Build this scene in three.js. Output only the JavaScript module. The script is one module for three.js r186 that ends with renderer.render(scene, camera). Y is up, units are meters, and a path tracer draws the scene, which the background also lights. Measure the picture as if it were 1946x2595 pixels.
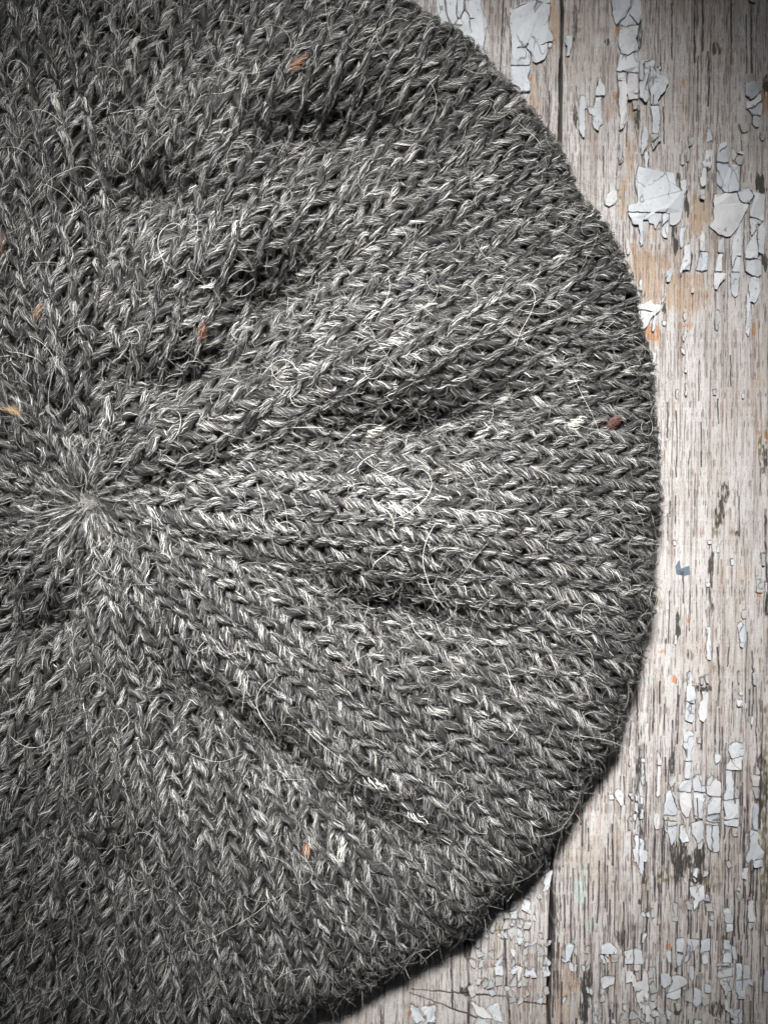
import * as THREE from 'three';
import { RectAreaLightUniformsLib } from 'three/addons/lights/RectAreaLightUniformsLib.js';
import { mergeGeometries } from 'three/addons/utils/BufferGeometryUtils.js';

// ------------------------------------------------------------------ camera, light, exposure
const CAM_H = 0.275, FOV = 48;
const scene = new THREE.Scene();
scene.background = new THREE.Color(0, 0, 0);
const camera = new THREE.PerspectiveCamera(FOV, 767 / 1024, 0.01, 5);
camera.position.set(0, CAM_H, 0);
camera.up.set(0, 0, -1);
camera.lookAt(0, 0, 0);
camera.focus = 0.256;
camera.userData.fStop = 18;
scene.add(camera);

const renderer = new THREE.WebGLRenderer({ antialias: true });
renderer.toneMapping = THREE.LinearToneMapping;
renderer.toneMappingExposure = 1.0;
renderer.shadowMap.enabled = true;
RectAreaLightUniformsLib.init();

// added spotlight: its soft cone edge darkens the corners; added area light lifts shadows
const addedSpot = new THREE.SpotLight(0xfffdfa, 11.5, 0, 0.158, 1.0, 2);
addedSpot.position.set(-0.06, 0.58, -0.36);
addedSpot.target.position.set(-0.006, 0.0, 0.004);
addedSpot.castShadow = true; addedSpot.shadow.radius = 3.6; addedSpot.shadow.mapSize.set(2048, 2048);
scene.add(addedSpot, addedSpot.target);
const fillLight = new THREE.RectAreaLight(0xf2f5ff, 0.75, 0.9, 0.7);  // unseen overhead fill, added so shadows do not go black
fillLight.position.set(-0.2, 1.0, -0.5);
fillLight.lookAt(0.02, 0, 0);
scene.add(fillLight);

// ------------------------------------------------------------------ helpers
const TAN = Math.tan((FOV * Math.PI) / 360);
let seed = 20240611;
const rnd = () => { seed = (seed + 0x6d2b79f5) | 0; let t = Math.imul(seed ^ (seed >>> 15), 1 | seed); t = (t + Math.imul(t ^ (t >>> 7), 61 | t)) ^ t; return ((t ^ (t >>> 14)) >>> 0) / 4294967296; };
const rr = (a, b) => a + (b - a) * rnd();
const gauss = () => rnd() + rnd() + rnd() - 1.5;
const clamp = (x, a, b) => (x < a ? a : x > b ? b : x);
const lerp = (a, b, t) => a + (b - a) * t;
const sstep = (a, b, x) => { const t = clamp((x - a) / (b - a), 0, 1); return t * t * (3 - 2 * t); };
const hash2 = (x, y, s) => { let h = Math.imul(x, 374761393) ^ Math.imul(y, 668265263) ^ Math.imul(s, 2147483647 - 61); h = Math.imul(h ^ (h >>> 13), 1274126177); return ((h ^ (h >>> 16)) >>> 0) / 4294967296; };
function vnoise(x, y, s) {
  const ix = Math.floor(x), iy = Math.floor(y), fx = x - ix, fy = y - iy, u = fx * fx * (3 - 2 * fx), v = fy * fy * (3 - 2 * fy);
  return lerp(lerp(hash2(ix, iy, s), hash2(ix + 1, iy, s), u), lerp(hash2(ix, iy + 1, s), hash2(ix + 1, iy + 1, s), u), v);
}
const fbm = (x, y, s) => 0.55 * vnoise(x, y, s) + 0.3 * vnoise(x * 2.1, y * 2.1, s + 1) + 0.15 * vnoise(x * 4.3, y * 4.3, s + 2);
// a measured place on the table or the hat: photograph units (1946 x 2595) on the horizontal plane at height y, in metres
const unit = (y) => (2 * (CAM_H - y) * TAN) / 2595;
const placeX = (px, y) => (px - 973) * unit(y), placeZ = (py, y) => (py - 1297.5) * unit(y);

// ------------------------------------------------------------------ table: old painted planks
const TX0 = 700, TY0 = -150, TW = 1400, TH = 2900, TS = 0.7;         // measured patch of board surface and its texel density
const W = Math.round(TW * TS), H = Math.round(TH * TS), U0 = unit(0);

// loose paint, traced piece by piece: origin and scale of the tracing, then outlines; cracks that split them
const TRACE = [
  { o: [1050, 0, 0.27125], p: [
    '205,-30 620,-30 612,60 640,140 668,200 665,270 650,380 640,470 640,560 600,575 540,560 430,520 330,420 285,262 245,240 225,170 210,60',
    '890,70 920,100 935,60 975,60 985,30 1130,22 1258,48 1255,150 1240,250 1272,310 1300,368 1278,398 1275,445 1242,452 1232,520 1208,562 1130,598 1088,565 1068,600 1075,650 1052,720 1055,750 1075,790 1075,858 985,868 985,828 950,805 900,790 895,690 907,560 905,400 898,290 872,210 890,170',
    '1130,-30 1262,-30 1262,36 1135,12', '1400,350 1435,335 1470,350 1465,440 1440,530 1420,530 1425,440 1405,420', '1550,890 1585,890 1590,960 1605,1015 1585,1025 1585,1150 1585,1290 1560,1290 1535,1230 1530,1050 1535,960',
    '950,840 978,850 975,940 955,930', '1155,1110 1180,1090 1195,1110 1170,1160 1150,1150', '1625,1010 1680,1000 1680,1060 1630,1070'],
    c: ['290,-20 292,120 318,190 325,250', '395,-20 390,150 405,180 375,240', '468,-20 465,90 430,180 405,182', '468,90 500,140 515,190 515,270 535,320', '515,185 560,185', '275,258 395,250 450,245', '548,265 550,400 540,480', '550,392 600,392 610,270', '470,370 475,480', '610,180 630,135', '1135,25 1115,80 1125,130', '1035,110 1045,150 1035,210 1070,280 1080,295 1140,320 1215,320', '975,155 1045,160', '1080,292 1060,330 1040,360 1015,400', '900,305 940,302', '945,460 1040,445 1060,405', '1040,447 1080,520 1090,570', '1145,325 1120,370 1120,420', '900,617 1045,622', '1180,430 1230,408 1280,398', '1245,410 1240,460', '1115,190 1100,260', '900,617 1070,622'] },
  { o: [1496, 0, 0.27125], p: [
    '190,-30 385,-30 455,0 470,40 470,110 470,180 440,235 430,330 415,370 435,420 430,520 435,600 435,690 445,930 340,940 330,800 245,690 235,660 265,560 280,500 255,400 262,330 285,255 235,238 205,150',
    '245,685 330,685 335,830 325,1080 305,1200 265,1225 272,1100 255,960 262,830 245,760',
    '455,580 500,560 530,580 590,570 595,610 575,640 610,660 635,640 635,715 685,720 720,770 690,850 620,945 635,1060 640,1150 625,1250 650,1310 575,1410 560,1350 570,1280 575,1150 560,1000 550,850 530,840 525,960 500,970 480,930 450,920 445,760',
    '80,730 105,790 125,800 130,890 120,910 95,910 95,1030 95,1120 120,1160 85,1180 65,1235 30,1200 15,1150 20,1050 40,960 45,850 65,800', '495,1180 520,1200 530,1280 520,1370 470,1460 465,1400 475,1280', '385,950 425,950 430,1020 395,1035', '265,1360 295,1370 290,1470 300,1500 265,1540 250,1470', '495,1440 520,1425 530,1460 520,1580 495,1570', '245,1600 275,1600 270,1740 250,1790 235,1700', '620,625 655,625 655,650 640,660',
    '1440,780 1525,765 1545,840 1590,900 1590,1080 1560,1085 1560,1190 1530,1195 1505,1160 1510,1080 1480,1040 1445,1025 1450,970 1480,940 1475,915 1435,900', '1380,1160 1450,1180 1460,1230 1410,1245 1390,1210', '1580,1240 1620,1240 1615,1310 1595,1320 1575,1290', '1450,-20 1530,-20 1530,35 1480,20', '1090,1200 1115,1210 1130,1310 1080,1335 1085,1270', '1070,1405 1135,1410 1130,1520 1110,1570 1085,1600 1080,1700 1030,1700 1025,1540 1060,1500',
    '1200,1350 1240,1330 1265,1345 1255,1380 1300,1400 1280,1510 1280,1550 1370,1540 1370,1790 1255,1800 1220,1770 1165,1700 1170,1520 1175,1430 1190,1390', '1315,1390 1350,1395 1345,1480 1330,1520 1310,1470', '1388,1458 1418,1472 1432,1503 1418,1534 1388,1548 1358,1534 1344,1503 1358,1472', '1360,1440 1390,1410 1420,1430 1415,1455', '850,1310 880,1330 875,1400 870,1540 840,1550 845,1430', '900,1310 940,1285 965,1300 945,1360 915,1375', '895,1400 920,1400 915,1500 890,1520', '0,1010 20,1010 15,1070 0,1075'],
    c: ['245,240 330,150 370,70 385,-20', '355,140 445,240', '240,240 330,258 445,240', '280,515 340,530 400,490 435,490', '235,675 330,685 440,695', '335,690 330,800', '240,765 290,768', '440,620 440,935', '390,880 445,880', '490,600 490,760 445,765', '545,620 540,700 530,760 530,850', '555,985 640,985', '565,1255 630,1260', '570,1345 630,1282', '580,890 580,980', '555,760 600,770', '35,908 130,910', '1475,950 1530,920 1590,850', '1450,1030 1530,1010 1600,940', '1505,1080 1565,1080', '1190,1432 1265,1370', '1160,1525 1285,1530', '1265,1560 1265,1700', '1080,1570 1085,1660'] },
  { o: [1496, 450, 0.27125], p: [
    '430,-40 445,-105 480,-95 620,-60 775,-35 785,85 870,160 850,310 830,400 800,440 725,450 715,570 690,570 660,540 660,440 640,400 600,490 580,430 545,430 535,395 485,395 475,560 485,620 460,650 450,500 440,440 390,440 370,390 345,350 345,265 435,240 425,150 410,60',
    '130,210 160,150 215,115 240,140 245,200 225,250 170,275 130,255', '825,40 885,25 880,150 855,150 835,110', '1010,0 1065,0 1060,80 1030,95 1015,60', '1020,130 1045,115 1060,200 1050,215 1010,205', '1150,165 1240,155 1360,148 1470,100 1510,170 1470,260 1420,360 1370,460 1300,550 1260,560 1190,535 1110,465 1145,390 1140,250',
    '1490,120 1560,160 1615,175 1610,330 1600,420 1620,500 1610,720 1550,690 1545,760 1580,790 1590,900 1560,940 1570,1030 1560,1130 1520,1180 1480,1160 1470,1000 1500,920 1440,880 1435,700 1440,650 1490,580 1480,380 1480,300 1525,180', '1010,560 1035,490 1060,545 1065,690 1090,700 1080,870 985,870 1000,790 1020,700 1015,610', '830,480 875,460 870,540 855,650 830,660 825,560', '870,650 925,620 930,730 920,870 850,870 835,930 825,880 860,760', '1180,600 1240,560 1240,680 1215,770 1215,880 1150,880 1160,790 1185,720', '1150,890 1250,900 1245,950 1200,990 1175,1055 1145,1040', '1330,570 1400,430 1400,730 1310,740 1315,640', '1310,745 1385,745 1385,885 1310,885', '1300,900 1385,895 1370,1100 1340,1120 1310,1080', '340,510 355,600 370,640 360,720 330,720 325,640', '700,880 745,845 760,880 730,980 700,980 690,920', '660,1190 655,1150 690,1070 700,1100', '465,950 475,970 470,1060 445,1060 450,980', '945,1023 958,1035 962,1055 958,1078 945,1087 932,1075 930,1035',
    '430,1190 540,1170 550,1140 580,1190 640,1190 640,1240 600,1280 570,1300 500,1420 430,1420', '590,1280 610,1310 580,1440 565,1440 570,1340', '860,1280 880,1260 880,1330 865,1360', '870,1390 895,1385 890,1470 860,1540 850,1500 870,1460', '840,1590 870,1610 870,1660 850,1640', '1160,1250 1190,1240 1190,1340 1180,1430 1160,1420', '1455,1080 1475,1100 1490,1250 1490,1340 1465,1490 1440,1450 1450,1300', '665,1345 690,1340 705,1360 695,1382 670,1382'],
    c: ['575,170 575,330', '525,130 545,180 525,280 510,300', '590,335 700,330 720,290', '340,325 560,330', '575,335 540,365 480,380 400,388', '625,490 720,400', '655,75 735,80', '760,90 750,180', '660,340 660,440', '590,340 725,345 725,450', '1230,180 1235,430', '1360,150 1400,240 1470,245', '1150,265 1400,255', '1150,380 1210,380', '1240,380 1275,345', '1480,375 1610,420', '1600,420 1490,560', '1430,760 1590,770', '1460,935 1580,930', '1525,940 1520,1130', '1550,430 1555,690', '1005,695 1095,695', '1165,715 1230,715', '1305,870 1360,750', '425,1240 570,1260'] },
  { o: [1546, 900, 0.2411], p: ['350,-20 480,-20 460,170 430,260 380,180', '780,90 795,100 795,190 770,180', '785,300 805,340 795,430 780,430', '685,380 710,365 690,460 680,440', '1070,370 1110,365 1110,420 1075,420', '1375,410 1395,410 1395,455 1375,455'], c: [] },
  { o: [1496, 1300, 0.27125], p: ['770,258 790,265 792,300 775,305 765,285', '1090,260 1120,262 1115,292 1092,290', '1175,320 1195,315 1198,370 1175,365', '1305,430 1325,430 1330,490 1310,490', '1075,655 1108,655 1105,690 1078,692', '1545,590 1600,590 1600,740 1545,740', '1400,920 1445,905 1450,985 1410,980', '1360,1050 1400,1015 1430,1060 1445,1170 1415,1260 1385,1240 1375,1130', '1070,1070 1105,1060 1110,1200 1115,1370 1080,1365 1075,1250 1085,1150', '780,1150 800,1140 795,1230 780,1225', '900,1500 925,1480 940,1520 935,1615 905,1620 895,1560', '1015,1545 1045,1535 1045,1600 1015,1600', '1060,1520 1095,1510 1095,1590 1070,1580', '1370,1480 1390,1480 1385,1590 1370,1585', '1505,1500 1545,1480 1535,1610 1510,1600', '490,1300 535,1290 530,1350 500,1350', '1590,380 1620,380 1620,490 1590,490', '1625,640 1645,650 1640,740 1625,730'], c: ['1570,600 1568,735'] },
  { o: [1496, 1750, 0.27125], p: [
    '890,-40 965,-40 975,60 955,240 940,290 900,285 875,270 885,150', '1035,0 1090,10 1085,130 1075,250 1050,290 1010,270 1000,210 1010,120 1040,90', '860,380 920,370 950,390 955,510 930,560 920,650 935,680 925,760 910,820 870,810 880,700 890,560 860,520', '990,435 1030,435 1025,490 995,490', '380,280 400,290 395,370 375,420 375,560 370,700 355,710 355,560 365,420', '475,630 498,632 503,660 485,672 468,655', '465,810 500,795 500,860 475,890', '475,740 495,740 490,780 475,780', '465,990 490,1000 485,1060 465,1060', '620,560 660,660 650,690 645,860 640,970 610,990 615,850 620,700', '220,960 255,915 295,950 300,1040 280,1075 245,1020', '165,960 205,970 215,1010 175,1020',
    '700,960 745,920 780,970 800,1060 790,1150 795,1230 800,1320 780,1400 745,1450 735,1400 720,1320 690,1310 680,1160 680,1080 695,1010', '730,800 795,790 780,850 745,900 725,850', '820,880 870,840 930,830 935,1080 910,1170 880,1180 840,1120 820,1000', '950,830 985,785 1025,790 1030,900 1060,890 1070,990 1045,1020 1040,1190 970,1190 955,1050', '1090,790 1105,765 1130,790 1180,840 1210,850 1210,1000 1195,1140 1085,1150 1085,1060 1130,1000 1075,960 1075,860', '1075,1170 1195,1150 1190,1250 1075,1250', '1070,1262 1190,1262 1195,1490 1130,1500 1095,1470 1075,1390', '935,1240 1040,1210 1045,1380 1030,1470 1000,1480 985,1400 940,1330', '835,1260 860,1250 915,1400 850,1420 830,1380',
    '1285,510 1330,485 1415,490 1420,600 1400,680 1395,745 1310,740 1330,880 1380,930 1375,1060 1370,1270 1240,1250 1235,1190 1260,1170 1230,1070 1235,970 1260,940 1255,740 1265,690 1305,630 1280,560', '1310,1280 1370,1280 1370,1350 1330,1355 1310,1320', '1535,680 1570,760 1555,870 1560,1000 1540,1010 1500,900 1495,780 1530,770', '1510,1060 1545,1045 1555,1090 1555,1300 1510,1290', '1485,1300 1550,1310 1550,1420 1600,1490 1600,1640 1510,1640 1500,1560 1460,1610 1440,1570 1480,1480', '590,1150 630,1140 635,1280 600,1295 580,1230', '345,1210 370,1190 370,1290 350,1300', '410,1350 440,1350 440,1640 410,1500', '450,1370 490,1390 485,1640 450,1600', '1150,600 1170,560 1210,600 1210,640 1160,680', '1385,8 1412,8 1418,30 1398,47 1380,32', '1360,90 1415,90 1410,140 1365,150', '1500,230 1520,270 1500,330 1490,300', '990,690 1010,690 1000,745 988,730', '470,1100 490,1110 480,1160 468,1150'],
    c: ['920,390 895,510', '870,660 945,660', '605,692 660,692', '675,1160 800,1165', '675,1205 800,1215', '715,1170 710,1310', '715,1265 805,1250', '745,910 800,1090 870,1230 920,1420', '810,940 940,945', '945,940 1065,945', '985,990 1000,1200', '1100,980 1215,990', '1120,820 1115,900', '1070,1215 1195,1235', '1130,1270 1125,1490', '1295,632 1425,600', '1250,738 1400,745', '1230,1020 1380,1000', '1230,1200 1380,1190', '1330,880 1340,1060', '1490,780 1575,780', '1495,890 1560,890', '1510,1500 1550,1490', '1515,1580 1605,1560', '875,100 960,120'] },
  { o: [1400, 2145, 0.3291], p: ['1050,310 1160,290 1165,400 1110,425 1060,370', '1170,430 1225,440 1225,495 1175,490', '1205,510 1235,510 1235,560 1210,565', '1310,480 1350,470 1375,520 1380,640 1330,660 1325,580', '1495,420 1535,410 1545,560 1535,620 1500,625', '370,760 440,735 490,790 485,815 375,818', '445,825 495,825 500,880 450,890', '550,805 640,785 685,800 688,900 550,895', '620,905 665,905 660,945 625,945', '560,960 610,955 610,1030 560,1045', '360,1020 410,995 470,1000 470,1050 400,1085 375,1085', '950,710 1005,705 1000,810 950,800', '1030,705 1125,720 1080,810 1030,890 1000,880 1030,800', '950,820 1000,830 975,915 948,910', '1140,720 1210,705 1205,790 1130,820', '1145,840 1180,830 1195,890 1150,900', '1310,715 1355,715 1365,890 1305,885', '1260,900 1365,895 1380,1000 1370,1105 1310,1100 1270,1010', '1405,895 1510,910 1510,1010 1500,1060 1440,1140 1400,1110 1405,1000', '825,975 880,975 905,1000 900,1050 850,1080 830,1060', '910,1000 960,990 1020,1010 1020,1060 980,1080 975,1150 940,1170 870,1160 880,1090 920,1050', '1010,1110 1080,1080 1135,1100 1135,1200 1105,1235 1050,1190 1010,1180', '1160,1060 1205,1060 1205,1110 1165,1115', '610,1050 680,1030 670,1100 630,1110', '685,960 720,960 730,1050 720,1130 690,1120', '730,960 775,960 770,1010 735,1010', '640,1120 670,1130 665,1190 640,1190', '680,1220 760,1215 755,1270 690,1280', '1620,950 1700,950 1700,1120 1615,1110', '1630,650 1700,640 1700,760 1640,760', '1390,1290 1450,1275 1450,1350 1400,1350', '940,1210 980,1205 975,1260 950,1260', '865,800 905,800 905,890 880,880', '925,430 955,440 955,570 920,570', '1045,920 1080,920 1080,1010 1060,1035 1045,1000', '1140,1170 1200,1165 1195,1200 1150,1230', '540,1215 565,1210 565,1250 540,1255', '95,770 130,730 145,800 120,870 95,880', '820,1310 870,1310 870,1400 830,1400', '450,1330 480,1330 480,1360 450,1360', '710,1300 745,1300 745,1340 710,1345'],
    c: ['1315,585 1385,585', '1490,575 1550,575', '620,780 615,900', '1015,895 1085,805', '1255,925 1370,930', '1265,1010 1385,1000', '1400,1025 1515,1015', '1455,890 1450,1110', '870,1130 990,1075', '1075,1080 1070,1210', '1110,300 1105,360', '1070,720 1065,800'] },
];
const parsePts = (s, [ox, oy, k]) => s.split(' ').map((q) => { const [a, b] = q.split(','); return [ox + a * k, oy + b * k]; });
// fresher paint still clings to the older board as crackled patches: outline, cell width, cell height, share that is left
const CRACKLED = [
  ['1192,2380 1388,2210 1388,2560 1292,2530 1186,2522', 17, 24, 0.5], ['1188,2530 1282,2532 1290,2660 1186,2660', 40, 60, 0.9], ['1014,2535 1050,2550 1180,2600 1180,2680 1000,2680', 34, 60, 0.5], ['1596,2446 1660,2446 1660,2570 1596,2570', 15, 22, 0.45],
  ['1590,1950 1632,1950 1632,2200 1590,2200', 12, 26, 0.4], ['1610,2300 1670,2300 1670,2420 1610,2420', 12, 22, 0.3], ['1830,2330 1900,2330 1900,2600 1830,2600', 18, 34, 0.3], ['1500,2560 1900,2560 1900,2680 1500,2680', 18, 24, 0.25], ['1296,1900 1390,1980 1390,2230 1300,2240', 14, 24, 0.5], ['1680,2180 1900,2180 1900,2300 1680,2300', 14, 20, 0.12], ['1420,2380 1540,2380 1540,2600 1420,2600', 10, 20, 0.1],
];
function makeCanvas(w, h) { const c = document.createElement('canvas'); c.width = w; c.height = h; return c; }
const toCanvas = ([x, y]) => [(x - TX0) * TS, (y - TY0) * TS];
function roughen(pts, step, amount, closed = true) {
  const out = [];
  for (let i = 0; i < pts.length - (closed ? 0 : 1); i++) {
    const a = pts[i], b = pts[(i + 1) % pts.length], n = Math.max(1, Math.round(Math.hypot(b[0] - a[0], b[1] - a[1]) / step));
    for (let k = 0; k < n; k++) out.push([lerp(a[0], b[0], k / n) + (k ? gauss() * amount : gauss() * amount * 0.5), lerp(a[1], b[1], k / n) + (k ? gauss() * amount * 1.4 : 0)]);
  }
  if (!closed) out.push(pts[pts.length - 1]);
  return out;
}
const flakeCanvas = makeCanvas(W, H), fc = flakeCanvas.getContext('2d'), edgeLineCanvas = makeCanvas(W, H), gc = edgeLineCanvas.getContext('2d');
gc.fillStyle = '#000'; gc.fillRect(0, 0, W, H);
function pathOn(c, pts, closed) { c.beginPath(); pts.forEach((p, i) => { const q = toCanvas(p); i ? c.lineTo(q[0], q[1]) : c.moveTo(q[0], q[1]); }); if (closed) c.closePath(); }
fc.fillStyle = '#fff'; gc.lineJoin = gc.lineCap = 'round'; fc.lineCap = 'butt';
const flakeShapes = [], crackShapes = [];
for (const t of TRACE) {
  for (const s of t.p) flakeShapes.push(roughen(parsePts(s, t.o), 7, 1.6));
  for (const s of t.c) crackShapes.push(roughen(parsePts(s, t.o), 9, 1.8, false));
}
for (const [s, cw, ch, keep] of CRACKLED) {
  const poly = parsePts(s, [0, 0, 1]), xs = poly.map((p) => p[0]), ys = poly.map((p) => p[1]);
  const inside = (x, y) => { let k = false; for (let i = 0, j = poly.length - 1; i < poly.length; j = i++) if (poly[i][1] > y !== poly[j][1] > y && x < ((poly[j][0] - poly[i][0]) * (y - poly[i][1])) / (poly[j][1] - poly[i][1]) + poly[i][0]) k = !k; return k; };
  const x0 = Math.min(...xs), y0 = Math.min(...ys), nx = Math.ceil((Math.max(...xs) - x0) / cw), ny = Math.ceil((Math.max(...ys) - y0) / ch), node = [];
  for (let j = 0; j <= ny; j++) for (let i = 0; i <= nx; i++) node.push([x0 + (i + gauss() * 0.42 + (j % 2) * 0.3) * cw, y0 + (j + gauss() * 0.5) * ch]);
  for (let j = 0; j < ny; j++) for (let i = 0; i < nx; i++) {
    const q = [node[j * (nx + 1) + i], node[j * (nx + 1) + i + 1], node[(j + 1) * (nx + 1) + i + 1], node[(j + 1) * (nx + 1) + i]], cx = (q[0][0] + q[2][0]) / 2, cy = (q[0][1] + q[2][1]) / 2;
    const left = keep + (fbm(cx * 0.02, cy * 0.012, 77) - 0.5) * 0.9;
    if (!inside(cx, cy) || rnd() > left) continue;
    const sh = rr(0.62, 1.0);
    flakeShapes.push(roughen(q.map(([x, y]) => [cx + (x - cx) * sh * rr(0.7, 1.05), cy + (y - cy) * sh * rr(0.7, 1.1)]), 5, 1.8));
  }
}
for (const pts of flakeShapes) { pathOn(fc, pts, true); fc.fill(); gc.strokeStyle = '#fff'; gc.lineWidth = rr(3, 6) * TS; pathOn(gc, pts, true); gc.stroke(); }  // second canvas gets a dark line round each flake outline
fc.globalCompositeOperation = 'destination-out'; fc.strokeStyle = '#000';
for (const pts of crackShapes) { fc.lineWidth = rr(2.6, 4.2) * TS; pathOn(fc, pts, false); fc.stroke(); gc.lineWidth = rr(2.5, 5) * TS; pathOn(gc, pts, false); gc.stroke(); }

// splits in the boards
const SPLITS = [
  ['1275,0 1272,90 1267,190 1265,230', 3], ['1282,20 1276,110', 2], ['1392,230 1390,300 1388,420', 3], ['1417,150 1415,300 1411,420', 3], ['1702,0 1702,150', 3], ['1760,0 1759,70 1760,160', 3.5], ['1779,0 1780,60 1779,130', 4], ['1794,130 1797,200 1793,270', 4], ['1851,0 1852,80 1853,165', 3.5], ['1903,12 1902,110 1904,185', 3], ['1672,100 1674,180', 2.5], ['1680,270 1682,365', 2.5], ['1528,370 1529,450', 3], ['1613,1750 1614,1830 1610,1890', 4], ['1618,1890 1622,1960 1612,2010 1620,2080', 4], ['1630,2110 1632,2190 1631,2240', 5], ['1143,2420 1146,2555', 4], ['1278,2285 1280,2430 1285,2520 1293,2600', 5], ['1036,2515 1172,2565 1212,2580', 3.5], ['1042,2506 1170,2517', 3], ['1257,2432 1284,2432', 3], ['1170,2517 1285,2525 1330,2540 1390,2545', 4], ['1940,1290 1938,1370 1943,1500 1940,1560', 5], ['1905,1650 1908,1750 1903,1850', 3], ['1817,1640 1822,1720 1819,1790', 4], ['1730,1440 1731,1530', 3], ['1846,1640 1842,1690', 2.5], ['1780,2140 1786,2240', 4], ['1748,1500 1746,1600', 2.5], ['1100,2540 1104,2640', 3], ['965,2560 970,2660', 3], ['1180,2400 1190,2500 1186,2600', 6], ['1796,2250 1797,2290', 5], ['1893,2280 1890,2380', 3], ['1690,1300 1692,1370', 2.5], ['1690,1020 1691,1060 1690,1110', 3], ['1850,900 1851,980', 2.5], ['1818,1010 1820,1075', 3], ['1589,980 1590,1100', 2.5], ['1698,1270 1697,1310', 2.5],
];
const splitCanvas = makeCanvas(W, H), sc = splitCanvas.getContext('2d');
sc.fillStyle = '#000'; sc.fillRect(0, 0, W, H); sc.strokeStyle = '#fff';
for (const [s, w] of SPLITS) { sc.lineWidth = w * TS; pathOn(sc, roughen(parsePts(s, [0, 0, 1]), 10, 1.4, false), false); sc.stroke(); }
for (let i = 0; i < 420; i++) { let x = i < 150 ? rr(720, 2080) : rr(1400, 1980), y = i < 150 ? rr(-140, 2700) : rr(1720, 2640); const n = 3 + Math.floor(rnd() * 5), p = [[x, y]]; for (let k = 0; k < n; k++) { x += gauss() * 2 - 0.3; y += rr(12, 34); p.push([x, y]); } sc.lineWidth = (i < 150 ? rr(1.2, 2.6) : rr(1.2, 4.2)) * TS; pathOn(sc, p, false); sc.stroke(); }

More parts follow.
